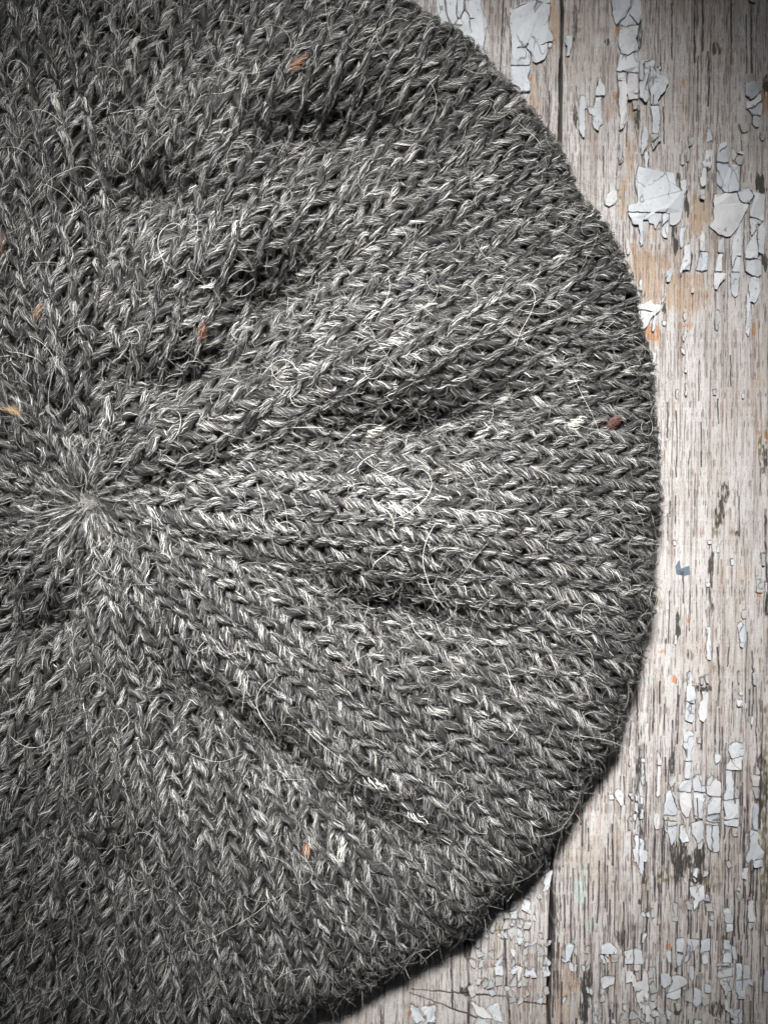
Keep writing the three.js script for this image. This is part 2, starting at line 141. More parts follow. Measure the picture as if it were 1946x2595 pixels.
// stains, bare wood and grime, each where it lies: x, y, half width, half height, strength
const STAIN = {
  tan: [[1767, 545, 34, 66, 1], [1648, 690, 58, 100, 1], [1740, 745, 62, 64, 1], [1577, 490, 20, 62, 0.9], [1591, 393, 16, 50, 0.8], [1550, 270, 16, 34, 0.6], [1352, 260, 22, 50, 0.8], [1408, 60, 14, 60, 1.3], [1600, 270, 16, 30, 0.7], [1426, 2490, 34, 85, 0.75], [1830, 1450, 26, 44, 0.35], [1907, 965, 16, 32, 0.4], [1754, 2056, 10, 17, 0.7], [1561, 2116, 9, 66, 0.5], [1420, 2560, 40, 60, 0.6], [1810, 600, 20, 60, 0.4], [1560, 2020, 10, 60, 0.35], [1800, 120, 40, 60, 0.25], [1725, 240, 14, 60, 0.3], [1660, 1500, 14, 30, 0.25], [1880, 1460, 24, 30, 0.4], [1290, 280, 20, 40, 0.4]],
  orange: [[1345, 195, 7, 15, 1], [1557, 239, 8, 11, 0.9], [1562, 78, 9, 13, 0.9], [1648, 842, 20, 26, 1.1], [1908, 838, 9, 20, 1], [1880, 1517, 5, 8, 1.3], [1922, 1509, 10, 11, 1], [1941, 1107, 11, 13, 1], [1917, 1095, 9, 7, 0.9], [1708, 1723, 7, 13, 1], [1672, 1650, 11, 11, 0.8], [1609, 2178, 7, 14, 1.3], [1827, 2051, 6, 7, 1.3], [1537, 2425, 10, 12, 1.2], [1693, 2398, 9, 10, 1.1], [1935, 271, 9, 42, 0.9], [1681, 1160, 5, 16, 0.8], [1729, 210, 5, 11, 0.7], [1728, 825, 26, 14, 0.5], [1641, 372, 8, 8, 0.8], [1753, 1728, 5, 8, 1], [1037, 2566, 5, 6, 1], [1246, 2448, 4, 6, 1.2], [1742, 1568, 4, 10, 0.6]],
  teal: [[1466, 2270, 26, 44, 0.7], [1502, 2349, 16, 17, 0.7], [1554, 2094, 9, 15, 0.8], [1604, 1986, 9, 16, 0.8], [1553, 481, 13, 6, 1.2], [1562, 505, 4, 15, 1.2], [1533, 512, 7, 14, 1.0], [1480, 2200, 14, 20, 0.5], [1640, 1725, 10, 10, 0.5], [1740, 1180, 6, 10, 0.3]],
  moss: [[1254, 2347, 22, 15, 1.2], [1932, 1134, 15, 42, 0.9], [1935, 2060, 28, 320, 0.8], [1680, 2227, 64, 24, 0.8], [1643, 2310, 12, 44, 0.6], [1450, 2450, 14, 40, 0.4], [1612, 298, 14, 54, 0.7], [1820, 1690, 30, 16, 0.4], [1815, 1335, 12, 40, 0.6], [1800, 2230, 30, 30, 0.7]],
  dirt: [[1702, 1937, 7, 28, 1.1], [1727, 2173, 34, 55, 1.1], [1770, 2168, 17, 34, 1.2], [1762, 2224, 19, 15, 1.5], [1720, 2194, 22, 28, 1.4], [1410, 2320, 17, 80, 0.8], [1485, 2507, 14, 66, 1.2], [1479, 2562, 22, 28, 1.2], [1650, 2562, 26, 16, 0.8], [1716, 2556, 14, 20, 0.9], [1802, 1435, 9, 66, 1.3], [1716, 1585, 8, 38, 1.3], [1816, 1322, 9, 34, 1], [1794, 1517, 11, 54, 0.7], [1694, 1625, 28, 11, 0.7], [1745, 1663, 11, 15, 0.8], [1783, 1745, 28, 10, 1.2], [1940, 1530, 10, 60, 1], [1710, 618, 9, 30, 1.4], [1704, 585, 13, 22, 1.1], [1716, 458, 10, 24, 0.9], [1737, 520, 7, 46, 1.2], [1748, 650, 7, 28, 1], [1927, 463, 16, 28, 1.5], [1935, 660, 10, 24, 1.2], [1680, 783, 7, 14, 1.2], [1919, 645, 10, 10, 1.2], [1457, 285, 6, 70, 1], [1457, 80, 12, 80, 0.7], [1612, 298, 11, 60, 0.9], [1620, 90, 6, 46, 1], [1537, 106, 7, 9, 1], [1941, 212, 11, 24, 1.3], [1871, 967, 7, 28, 0.7], [1818, 914, 18, 14, 0.6], [1932, 1160, 12, 36, 0.9], [1833, 1257, 13, 28, 0.9], [1826, 1293, 11, 34, 1], [1182, 2405, 10, 42, 1.5], [1185, 2513, 18, 12, 1.5], [1930, 2000, 20, 90, 0.8], [1290, 120, 14, 100, 0.5], [1750, 60, 60, 60, 0.35], [1880, 110, 24, 60, 0.4], [1815, 125, 12, 16, 0.8], [1865, 1352, 5, 8, 1.2], [1693, 2010, 8, 8, 0.8], [1548, 2168, 4, 6, 1.3], [1552, 2234, 4, 6, 1.3], [1620, 2286, 4, 7, 1.2], [1838, 2400, 20, 80, 0.7], [1870, 2430, 14, 20, 1.1], [1812, 2556, 24, 22, 0.9], [1862, 2570, 12, 16, 0.9], [1712, 2456, 9, 10, 1.2], [1570, 2380, 14, 24, 0.9], [1410, 2200, 12, 80, 0.6], [1620, 1920, 10, 90, 0.9], [1622, 2060, 12, 90, 0.8], [1600, 1985, 10, 30, 0.6], [1090, 2560, 12, 14, 0.9], [960, 2545, 10, 40, 0.6]],
};
const masks = {};
for (const kind in STAIN) {
  const m = (masks[kind] = new Float32Array(W * H));
  STAIN[kind].forEach(([x, y, rx, ry, a], n) => {
    const [cx, cy] = toCanvas([x, y]), ex = rx * TS, ey = ry * TS;
    for (let j = Math.max(0, Math.floor(cy - ey * 1.7)); j < Math.min(H, cy + ey * 1.7); j++) for (let i = Math.max(0, Math.floor(cx - ex * 1.9)); i < Math.min(W, cx + ex * 1.9); i++) {
      const d = Math.hypot((i - cx) / ex, (j - cy) / ey), wob = (fbm(i * 0.09, j * 0.035, 300 + n) - 0.5) * 1.5 + (vnoise(i * 0.45, j * 0.07, 33) - 0.5) * 0.7, v = a * sstep(0.95, 0.62, d + wob);
      if (v > m[j * W + i]) m[j * W + i] = v;
    }
  });
}
const edgeLines = gc.getImageData(0, 0, W, H).data, split = sc.getImageData(0, 0, W, H).data;
const boardColor = new Uint8Array(W * H * 4), boardBump = new Uint8Array(W * H * 4);
{
  const mixTo = (c, r, g, b, a) => { c[0] += (r - c[0]) * a; c[1] += (g - c[1]) * a; c[2] += (b - c[2]) * a; };
  const c = [0, 0, 0];
  for (let j = 0; j < H; j++) for (let i = 0; i < W; i++) {
    const n = j * W + i, x = i / TS + TX0 + (j / TS) * 0.0125 + 2.2 * Math.sin(j * 0.004), y = j / TS + TY0, left = x < 1424;
    // worn whitewash over grey wood
    const broad = fbm(x * 0.011, y * 0.0028, 5), mid = fbm(x * 0.06, y * 0.008, 9), fine = vnoise(x * 0.34, y * 0.03, 13), tint = fbm(x * 0.015, y * 0.006, 21);
    c[0] = 166; c[1] = 163; c[2] = 161;
    mixTo(c, 150, 139, 129, sstep(0.5, 0.85, tint) * 0.55);
    mixTo(c, 134, 129, 123, sstep(0.42, 0.75, mid) * 0.42);
    mixTo(c, 180, 178, 178, sstep(0.55, 0.9, vnoise(x * 0.2, y * 0.02, 51)) * 0.55);
    const worn = 0.4 + 0.75 * (broad - 0.5) + (left ? -0.03 : 0) + 0.2 * sstep(1700, 2200, y) + 0.12 * sstep(700, 150, y);
    const tan = Math.min(1, masks.tan[n]), or = Math.min(1, masks.orange[n]), te = Math.min(1, masks.teal[n]), mo = Math.min(1, masks.moss[n]);
    mixTo(c, 152, 129, 108, Math.min(1, tan * (0.45 + 0.75 * fine)) * 0.85);
    mixTo(c, 158, 104, 64, or * (0.45 + 0.55 * fine));
    mixTo(c, 150, 178, 172, te * 0.62);
    // open grain: short dark dashes running with the board
    const g1 = vnoise(x * 0.58, y * 0.04, 61), g2 = vnoise(x * 0.46 + 40, y * 0.02, 63), g3 = vnoise(x * 0.7, y * 0.1, 67), pit = vnoise(x * 0.5, y * 0.3, 71);
    let dash = sstep(0.84 - worn * 0.26, 0.96 - worn * 0.16, g1) * 0.8 + sstep(0.86 - worn * 0.2, 0.95 - worn * 0.12, g2) * 0.75 + sstep(0.8, 0.93, g3) * 0.55 * (0.4 + worn) + sstep(0.9, 0.97, pit) * 0.35;
    const vein = vnoise(x * 0.4 + 3 * vnoise(x * 0.01, y * 0.004, 69), y * 0.0045, 73), vein2 = vnoise(x * 0.17, y * 0.003, 75);
    dash = dash * 0.85 + sstep(0.66, 0.9, vein) * 0.5 + sstep(0.8, 0.95, vein2) * 0.3;
    dash = Math.min(1, dash * (1 - 0.15 * tan));
    const hue = vnoise(x * 0.05, y * 0.02, 83);
    mixTo(c, lerp(70, 106, hue), lerp(63, 82, hue), lerp(60, 72, hue), dash * 0.74);
    mixTo(c, 86, 82, 52, mo * sstep(0.35, 0.75, vnoise(x * 0.22, y * 0.1, 91)) * 0.8);
    const dz = Math.min(1, masks.dirt[n] * (0.1 + 0.62 * vnoise(x * 0.3, y * 0.045, 97) + 0.55 * vnoise(x * 0.62, y * 0.12, 99)));
    mixTo(c, 46, 44, 40, sstep(0.34, 0.8, dz) * 0.9);
    // broken dark lines along the paint edges and cracks, and splits
    const gr = (edgeLines[n * 4] / 255) * sstep(0.34, 0.66, vnoise(x * 0.09, y * 0.05, 101) * 0.6 + vnoise(x * 0.4, y * 0.3, 103) * 0.4);
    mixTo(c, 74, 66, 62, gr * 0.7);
    const sp = (split[n * 4] / 255) * (0.55 + 0.45 * sstep(0.25, 0.55, vnoise(x * 0.05, y * 0.06, 107)));
    mixTo(c, 44, 40, 42, sp * 0.9);
    const grain = (hash2(i, j, 111) - 0.5) * 16 + (vnoise(x * 0.9, y * 0.5, 113) - 0.5) * 22;
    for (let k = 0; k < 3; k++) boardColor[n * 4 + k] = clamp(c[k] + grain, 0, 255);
    boardColor[n * 4 + 3] = 255;
    const h = clamp(0.72 + 0.16 * (fine - 0.5) + 0.12 * (mid - 0.5) - 0.45 * dash - 0.5 * sp - 0.2 * gr - 0.25 * dz + 0.05 * grain / 12, 0, 1) * 255;
    boardBump[n * 4] = boardBump[n * 4 + 1] = boardBump[n * 4 + 2] = h; boardBump[n * 4 + 3] = 255;
  }
}
function dataTexture(data, w, h, srgb, wrap) {
  const t = new THREE.DataTexture(data, w, h);
  t.magFilter = THREE.LinearFilter; t.minFilter = THREE.LinearMipmapLinearFilter; t.generateMipmaps = true; t.wrapS = t.wrapT = wrap;
  if (srgb) t.colorSpace = THREE.SRGBColorSpace;
  t.needsUpdate = true;
  return t;
}
const woodMaterial = new THREE.MeshStandardMaterial({ map: dataTexture(boardColor, W, H, true, THREE.MirroredRepeatWrapping), bumpMap: dataTexture(boardBump, W, H, false, THREE.MirroredRepeatWrapping), bumpScale: 0.0004, roughness: 0.82 });
const setBoardUv = (geo) => { const p = geo.attributes.position, uv = new Float32Array(p.count * 2); for (let i = 0; i < p.count; i++) { uv[i * 2] = (p.getX(i) / U0 + 973 - TX0) / TW; uv[i * 2 + 1] = (p.getZ(i) / U0 + 1297.5 - TY0) / TH; } geo.setAttribute('uv', new THREE.BufferAttribute(uv, 2)); };

const table = new THREE.Group();
table.name = 'wooden_tabletop';
table.userData = { kind: 'structure', label: 'weathered board surface with peeling white paint', category: 'tabletop' };
scene.add(table);
const JOINT = [[1424, 0], [1392, 2595]];                              // where two boards meet
const jointX = (py, shift) => placeX(lerp(JOINT[0][0], JOINT[1][0], py / 2595) + shift, 0);
function plank(shiftA, shiftB) {
  const y0 = -800, y1 = 3400, g = 0.0004, s = new THREE.Shape();
  const q = [[jointX(y0, shiftA) + g, placeZ(y0, 0)], [jointX(y0, shiftB) - g, placeZ(y0, 0)], [jointX(y1, shiftB) - g, placeZ(y1, 0)], [jointX(y1, shiftA) + g, placeZ(y1, 0)]];
  // long edges are a little uneven
  const edge = (a, b) => { const out = []; for (let k = 0; k < 90; k++) { const t = k / 90; out.push([lerp(a[0], b[0], t) + (fbm(k * 0.6, a[0] * 900, 401) - 0.5) * 0.0007 - 0.0003 * sstep(0.72, 0.85, vnoise(k * 0.9, a[0] * 700, 403)), lerp(a[1], b[1], t)]); } return out; };
  const ring = [...edge(q[0], q[3]), ...edge(q[3], q[2]).slice(0, 1), q[2], ...edge(q[2], q[1]).slice(1), q[1]];
  ring.forEach(([x, z], i) => (i ? s.lineTo(x, -z) : s.moveTo(x, -z)));
  s.closePath();
  const geo = new THREE.ExtrudeGeometry(s, { depth: 0.011, bevelEnabled: true, bevelThickness: 0.0004, bevelSize: 0.0003, bevelOffset: -0.0003, bevelSegments: 2 });
  geo.rotateX(-Math.PI / 2); geo.translate(0, -0.0114, 0);
  setBoardUv(geo);
  const m = new THREE.Mesh(geo, woodMaterial);
  m.name = 'plank'; m.castShadow = m.receiveShadow = true;
  table.add(m);
  return m;
}
const planks = [plank(-1960, -980), plank(-980, 0), plank(0, 980), plank(980, 1960)];
planks.forEach((m, i) => { if (i) m.name = 'plank_' + String(i).padStart(3, '0'); });

// paint: every island left by the outlines and cracks becomes a chip with thickness
const speckSize = 512, speck = new Uint8Array(speckSize * speckSize * 4);
for (let j = 0; j < speckSize; j++) for (let i = 0; i < speckSize; i++) {
  const o = (j * speckSize + i) * 4, a = fbm(i * 0.02, j * 0.016, 7), b = vnoise(i * 0.16, j * 0.11, 8), d = sstep(0.9, 0.97, vnoise(i * 0.22, j * 0.2, 19)), hair = sstep(0.028, 0.0, Math.abs(fbm(i * 0.028, j * 0.017, 29) - 0.5)) * sstep(0.5, 0.7, vnoise(i * 0.03, j * 0.03, 39));
  const v = 1 - 0.07 * sstep(0.4, 0.8, a) - 0.05 * b - 0.34 * d - 0.4 * hair + (hash2(i, j, 3) - 0.5) * 0.02;
  speck[o] = clamp(250 * v, 0, 255); speck[o + 1] = clamp(250 * v, 0, 255); speck[o + 2] = clamp(251 * (v + 0.02 * d), 0, 255); speck[o + 3] = 255;
}
const paintMap = dataTexture(speck, speckSize, speckSize, true, THREE.RepeatWrapping);
const paintMaterials = [0xbec1c4, 0xb8bcc0, 0xc1c1c2, 0xb2b7bd, 0xa6a8a8, 0xadaba7].map((h) => new THREE.MeshStandardMaterial({ color: h, map: paintMap, roughness: 0.62 }));
const bluePaint = new THREE.MeshStandardMaterial({ color: 0x566570, map: paintMap, roughness: 0.6 });
let chips = 0;
function addChip(geo, cx, material) {
  const m = new THREE.Mesh(geo, material);
  m.name = 'paint_flake' + (chips ? '_' + String(chips).padStart(3, '0') : ''); chips++;
  m.castShadow = m.receiveShadow = true;
  planks[cx.x < jointX(cx.z / U0 + 1297.5, 0) ? 1 : 2].add(m);
}
function chipGeometry(pts, thick) {            // pts in metres (x, z)
  const s = new THREE.Shape();
  pts.forEach(([x, z], i) => (i ? s.lineTo(x, -z) : s.moveTo(x, -z))); s.closePath();
  const geo = new THREE.ExtrudeGeometry(s, { depth: thick, bevelEnabled: false });
  geo.rotateX(-Math.PI / 2);
  const p = geo.attributes.position, uv = new Float32Array(p.count * 2), ox = rnd(), oy = rnd();
  for (let i = 0; i < p.count; i++) { uv[i * 2] = p.getX(i) / 0.05 + ox; uv[i * 2 + 1] = p.getZ(i) / 0.05 + oy; }
  geo.setAttribute('uv', new THREE.BufferAttribute(uv, 2));
  return geo;
}
const smallChips = [];
{
  const data = fc.getImageData(0, 0, W, H).data, lab = new Int32Array(W * H), on = (i, j) => i >= 0 && j >= 0 && i < W && j < H && data[(j * W + i) * 4 + 3] > 120;
  let id = 0; const found = [];
  for (let j = 0; j < H; j++) for (let i = 0; i < W; i++) {
    if (!on(i, j) || lab[j * W + i]) continue;
    id++; const stack = [j * W + i]; lab[j * W + i] = id; let area = 0, top = j * W + i;
    while (stack.length) { const n = stack.pop(), a = n % W, b = (n / W) | 0; area++; if (n < top) top = n; for (const [x, y] of [[a + 1, b], [a - 1, b], [a, b + 1], [a, b - 1]]) if (on(x, y) && !lab[y * W + x]) { lab[y * W + x] = id; stack.push(y * W + x); } }
    if (area < 14) continue;
    // walk along the pixel edges of the island, keeping it on the right hand
    const sx = top % W, sy = (top / W) | 0, at = (x, y) => x >= 0 && y >= 0 && x < W && y < H && lab[y * W + x] === id;
    let x = sx, y = sy, d = 0; const ring = [], D = [[1, 0], [0, 1], [-1, 0], [0, -1]];
    for (let guard = 0; guard < 20000; guard++) {
      ring.push([x, y]);
      x += D[d][0]; y += D[d][1];
      const L = [[x, y - 1], [x, y], [x - 1, y], [x - 1, y - 1]][d], R = [[x, y], [x - 1, y], [x - 1, y - 1], [x, y - 1]][d];
      if (at(L[0], L[1])) d = (d + 3) % 4; else if (!at(R[0], R[1])) d = (d + 1) % 4;
      if (x === sx && y === sy) break;
    }
    found.push({ ring, area });
  }
  const smooth = (r) => r.map((p, i) => { const n = r.length, a = r[(i + n - 1) % n], b = r[(i + 1) % n], c = r[(i + n - 2) % n], e = r[(i + 2) % n]; return [(p[0] * 2 + a[0] + b[0] + (c[0] + e[0]) * 0.5) / 5, (p[1] * 2 + a[1] + b[1] + (c[1] + e[1]) * 0.5) / 5]; });
  const thin = (r, eps) => {
    const keep = new Uint8Array(r.length), rec = (a, b) => { let m = 0, k = -1; const dx = r[b][0] - r[a][0], dy = r[b][1] - r[a][1], l = Math.hypot(dx, dy) || 1e-9; for (let i = a + 1; i < b; i++) { const d = l < 1e-6 ? Math.hypot(r[i][0] - r[a][0], r[i][1] - r[a][1]) : Math.abs((r[i][0] - r[a][0]) * dy - (r[i][1] - r[a][1]) * dx) / l; if (d > m) { m = d; k = i; } } if (m > eps) { keep[k] = 1; rec(a, k); rec(k, b); } };
    const h = r.length >> 1; keep[0] = keep[h] = keep[r.length - 1] = 1; rec(0, h); rec(h, r.length - 1);
    return r.filter((p, i) => keep[i]);
  };
  found.sort((a, b) => b.area - a.area);
  for (const { ring, area } of found) {
    const pts = thin(smooth(ring), 0.45).map(([x, y]) => [(x / TS + TX0 - 973) * U0, (y / TS + TY0 - 1297.5) * U0]);
    if (pts.length < 4) continue;
    let cx = 0, cz = 0; for (const [x, z] of pts) { cx += x / pts.length; cz += z / pts.length; }
    const geo = chipGeometry(pts.map(([x, z]) => [x - cx, z - cz]), rr(0.0003, 0.0006));
    { const q = geo.attributes.position, o = chips * 7.1; for (let i = 0; i < q.count; i++) q.setY(i, q.getY(i) + 0.0007 * Math.pow(vnoise(q.getX(i) * 700 + o, q.getZ(i) * 700 + o, 811), 2)); geo.computeVertexNormals(); }
    geo.rotateX(gauss() * 0.006); geo.rotateZ(gauss() * 0.01);
    geo.translate(cx, -0.00003, cz);
    if (chips < 300) addChip(geo, { x: cx, z: cz }, paintMaterials[area < 260 && rnd() < 0.75 ? 4 + Math.floor(rnd() * 2) : Math.floor(rnd() * 4)]);
    else smallChips.push(geo);
  }
  const blue = parsePts('790,500 812,455 830,440 840,520 870,510 920,490 925,570 870,585 800,570', [1496, 1300, 0.27125]).map(([x, y]) => [(x - 973) * U0, (y - 1297.5) * U0]);
  const bg = chipGeometry(blue, 0.0002); bg.translate(0, -0.00003, 0);
  const bm = new THREE.Mesh(bg, bluePaint); bm.name = 'blue_paint_flake'; bm.userData.label = 'small slate blue flake of paint'; bm.castShadow = bm.receiveShadow = true; planks[2].add(bm);
}
if (smallChips.length) {
  const m = new THREE.Mesh(mergeGeometries(smallChips), paintMaterials[1]); m.name = 'paint_crumbs'; m.userData.kind = 'stuff'; m.castShadow = m.receiveShadow = true; planks[2].add(m);
}
console.log('paint flakes', chips, 'crumbs', smallChips.length);

// ------------------------------------------------------------------ the beret
const SECTIONS = 10, ROW = 0.00415, YARN = 0.00121, OFFSET = (-13 * Math.PI) / 180, TWIST = 400;
const HAT_Y = 0.0170, RIM = 0.0085, CX = placeX(211, 0.018), CZ = placeZ(1268, 0.018);
const hat = new THREE.Group();
hat.name = 'knitted_beret';
hat.position.set(CX, 0, CZ);
hat.userData = { label: 'grey tweed hand knitted wool beret lying flat on the boards', category: 'hat' };
scene.add(hat);
// outline measured round the visible rim, then a plain circle
const OUT = [[1020, 0], [1220, 152], [1361, 305], [1466, 493], [1572, 657], [1630, 845], [1654, 1020], [1660, 1261], [1658, 1408], [1642, 1537], [1607, 1736], [1537, 1900], [1455, 2018], [1384, 2147], [1232, 2299], [1056, 2416], [892, 2498]]
  .map(([x, y]) => { const a = placeX(x, RIM) - CX, b = placeZ(y, RIM) - CZ; return [Math.atan2(b, a), Math.hypot(a, b) - 0.0017]; });
const MEAN_R = OUT.reduce((s, o) => s + o[1], 0) / OUT.length;
function rimRadius(th) {
  th = Math.atan2(Math.sin(th), Math.cos(th));
  let v = MEAN_R;
  if (th <= OUT[0][0]) v = lerp(OUT[0][1], MEAN_R, sstep(0, 0.9, OUT[0][0] - th));
  else if (th >= OUT[OUT.length - 1][0]) v = lerp(OUT[OUT.length - 1][1], MEAN_R, sstep(0, 0.9, th - OUT[OUT.length - 1][0]));
  else for (let i = 1; i < OUT.length; i++) if (th < OUT[i][0]) { const t = (th - OUT[i - 1][0]) / (OUT[i][0] - OUT[i - 1][0]); v = lerp(OUT[i - 1][1], OUT[i][1], t * t * (3 - 2 * t)); break; }
  return v;
}
const RTAB = []; for (let i = 0; i < 720; i++) { let s = 0; for (let k = -9; k <= 9; k++) s += rimRadius(((i + k) / 720) * Math.PI * 2); const a = (i / 720) * Math.PI * 2; RTAB.push(s / 19 + 0.0002 * Math.sin(a * 13 + 1) + 0.0004 * Math.sin(a * 29 + 2) + 0.0004 * Math.sin(a * 47)); }
const rimAt = (th) => { const f = ((th / (Math.PI * 2)) % 1 + 1) % 1 * 720, i = Math.floor(f); return lerp(RTAB[i % 720], RTAB[(i + 1) % 720], f - i); };
// folds and puffs of the slack fabric: place, half length, half width, direction (degrees), height in mm
const FOLDS = [
  [1060, 1085, 210, 58, -20, -5], [880, 1170, 170, 45, -12, -3], [870, 965, 330, 85, -14, 4.6], [550, 950, 200, 65, -4, -7], [400, 985, 110, 45, 10, -2.5], [720, 740, 160, 70, -25, -6], [385, 485, 75, 85, 70, -7.5], [860, 330, 200, 80, -10, -6.5],
  [560, 420, 120, 70, 60, 2.4], [640, 260, 200, 80, -25, 3], [560, 640, 190, 70, -20, 3.4], [960, 1555, 240, 60, 12, -6], [1040, 1340, 330, 110, 3, 3.6], [1050, 1730, 340, 90, 33, 4.6], [470, 1785, 130, 70, 45, -7.5], [680, 1910, 220, 75, 38, -6.2], [1000, 2120, 190, 70, 25, -5.5], [640, 2230, 260, 100, 25, 3.2], [80, 1600, 130, 55, -20, -5], [120, 1400, 140, 70, -20, 2],
  [130, 1050, 120, 60, 30, -2.6], [250, 800, 160, 100, 60, 2.6], [420, 1150, 120, 45, -20, 2.2], [290, 1980, 170, 110, 60, 3.2], [1350, 1180, 160, 70, -4, 2], [1300, 800, 200, 90, -30, 2.4], [1250, 560, 150, 60, -40, -1.8], [1330, 1640, 130, 60, 22, -2], [330, 2230, 90, 140, 20, -2.6], [140, 420, 150, 100, 20, 2.2], [800, 60, 200, 80, 20, 1.5], [330, 1390, 90, 40, 35, -1.6],
].map(([x, y, l, w, d, h]) => { const s = unit(0.018), a = (d * Math.PI) / 180; return [placeX(x, 0.018) - CX, placeZ(y, 0.018) - CZ, l * s, w * s, Math.cos(a), Math.sin(a), (h * (h < 0 ? (y > 1450 ? 1.55 : 1.25) : y > 1450 ? 1.5 : 1.35)) / 1000]; });
function relief(x, z) {
  let h = (fbm(x * 38 + 9, z * 38 + 9, 201) - 0.5) * 0.003 + (vnoise(x * 140, z * 140, 207) - 0.5) * 0.0008;
  for (const f of FOLDS) {
    const dx = x - f[0], dz = z - f[1], u = (dx * f[4] + dz * f[5]) / f[2], v = (dz * f[4] - dx * f[5]) / f[3], q = u * u + v * v;
    if (q < 7) h += f[6] * Math.exp(-q);
  }
  // the crown's wedges puff up between the lines of decreases
  const r2 = x * x + z * z, rad = Math.sqrt(r2), th = Math.atan2(z, x), wedge = ((th - OFFSET) / (Math.PI * 2)) * SECTIONS + (fbm(rad * 30, th * 1.3 + 20, 219) - 0.5) * 0.5, which = Math.floor(wedge);
  h += (Math.pow(Math.abs(Math.sin(wedge * Math.PI)), 0.75) - 0.55) * (0.0032 + 0.0028 * hash2(which, 3, 221)) * sstep(0.008, 0.035, rad) * sstep(0.122, 0.075, rad);
  return h - 0.0026 * Math.exp(-r2 / (0.006 * 0.006)) - 0.001 * Math.exp(-r2 / (0.014 * 0.014)) + 0.0012 * Math.exp(-r2 / (0.03 * 0.03));
}
const tmp = [0, 0, 0];
function skin(s, th, out) {                                          // s: path length from the crown's centre
  const k = rimAt(th) / MEAN_R, flat = MEAN_R - RIM;
  let rho, y;
  if (s < flat) { rho = s; y = HAT_Y; } else { const a = Math.min((s - flat) / RIM, 2.75); rho = flat + RIM * Math.sin(a); y = HAT_Y - RIM * (1 - Math.cos(a)); }
  rho *= lerp(1, k, sstep(0.02, flat, s));
  const x = rho * Math.cos(th), z = rho * Math.sin(th);
  out[0] = x; out[2] = z;
  out[1] = y + relief(x, z) * sstep(flat + RIM * 0.9, flat - 0.018, s);
  return out;
}
const pa = [0, 0, 0], pb = [0, 0, 0], pc = [0, 0, 0];
function normalAt(s, th, out) {
  const e = 0.0009, es = Math.max(s, 0.002), dt = e / es;
  skin(es, th, pa); skin(es + e, th, pb); skin(es, th + dt, pc);
  const ax = pb[0] - pa[0], ay = pb[1] - pa[1], az = pb[2] - pa[2], bx = pc[0] - pa[0], by = pc[1] - pa[1], bz = pc[2] - pa[2];
  let x = by * az - bz * ay, y = bz * ax - bx * az, z = bx * ay - by * ax; const l = Math.hypot(x, y, z) || 1;
  if (s < 0.004) { const t = s / 0.004; x *= t; z *= t; y = lerp(l, y, t); }
  const m = Math.hypot(x, y, z) || 1;
  out[0] = x / m; out[1] = y / m; out[2] = z / m;
  return out;
}
class Strands {                                                       // growing buffers: position, normal, colour, index
  constructor() { this.cap = 4096; this.n = 0; this.p = new Float32Array(this.cap * 3); this.q = new Float32Array(this.cap * 3); this.c = new Float32Array(this.cap * 3); this.ix = new Uint32Array(8192); this.m = 0; }
  v(x, y, z, a, b, c, col) {
    if (this.n === this.cap) { this.cap *= 2; for (const k of ['p', 'q', 'c']) { const o = this[k]; this[k] = new Float32Array(this.cap * 3); this[k].set(o); } }
    const i = this.n * 3; this.p[i] = x; this.p[i + 1] = y; this.p[i + 2] = z; this.q[i] = a; this.q[i + 1] = b; this.q[i + 2] = c; this.c[i] = col[0]; this.c[i + 1] = col[1]; this.c[i + 2] = col[2];
    return this.n++;
  }
  t(a, b, c) { if (this.m + 3 > this.ix.length) { const o = this.ix; this.ix = new Uint32Array(o.length * 2); this.ix.set(o); } this.ix[this.m++] = a; this.ix[this.m++] = b; this.ix[this.m++] = c; }
  geometry() {
    const g = new THREE.BufferGeometry();
    g.setAttribute('position', new THREE.BufferAttribute(this.p.slice(0, this.n * 3), 3));
    g.setAttribute('normal', new THREE.BufferAttribute(this.q.slice(0, this.n * 3), 3));
    g.setAttribute('color', new THREE.BufferAttribute(this.c.slice(0, this.n * 3), 3));
    g.setIndex(new THREE.BufferAttribute(this.ix.slice(0, this.m), 1));
    return g;
  }
}
let triangles = 0;
const wool = new THREE.MeshStandardMaterial({ vertexColors: true, roughness: 0.72, side: THREE.DoubleSide });
wool.name = 'tweed wool';
function part(name, strands, stuff) {
  triangles += strands.m / 3;
  const m = new THREE.Mesh(strands.geometry(), wool);
  m.name = name; m.castShadow = m.receiveShadow = true;
  if (stuff) m.userData.kind = 'stuff';
  hat.add(m);
  return m;
}
// fibre colours: a natural blend of near black, grey and pale wool
function fibreColor(light) {
  const u = rnd() * 0.8 + 0.1 + light;
  let v;
  if (u < 0.48) v = rr(0.005, 0.02); else if (u < 0.66) v = rr(0.03, 0.095); else if (u < 0.86) v = rr(0.12, 0.28); else v = rr(0.34, 0.58);
  const w = rr(-0.05, 0.09);
  return [v * (1 + w * 0.6), v, v * (1 - w)];
}

const ROUNDS = Math.floor((MEAN_R - RIM + RIM * 2.5) / ROW);
const inFrame = (x, y, z, pad) => { const d = (CAM_H - y) * TAN, sx = (x + CX) / (d * 767 / 1024), sy = (z + CZ) / d; return Math.abs(sx) < 1 + pad && Math.abs(sy) < 1 + pad; };
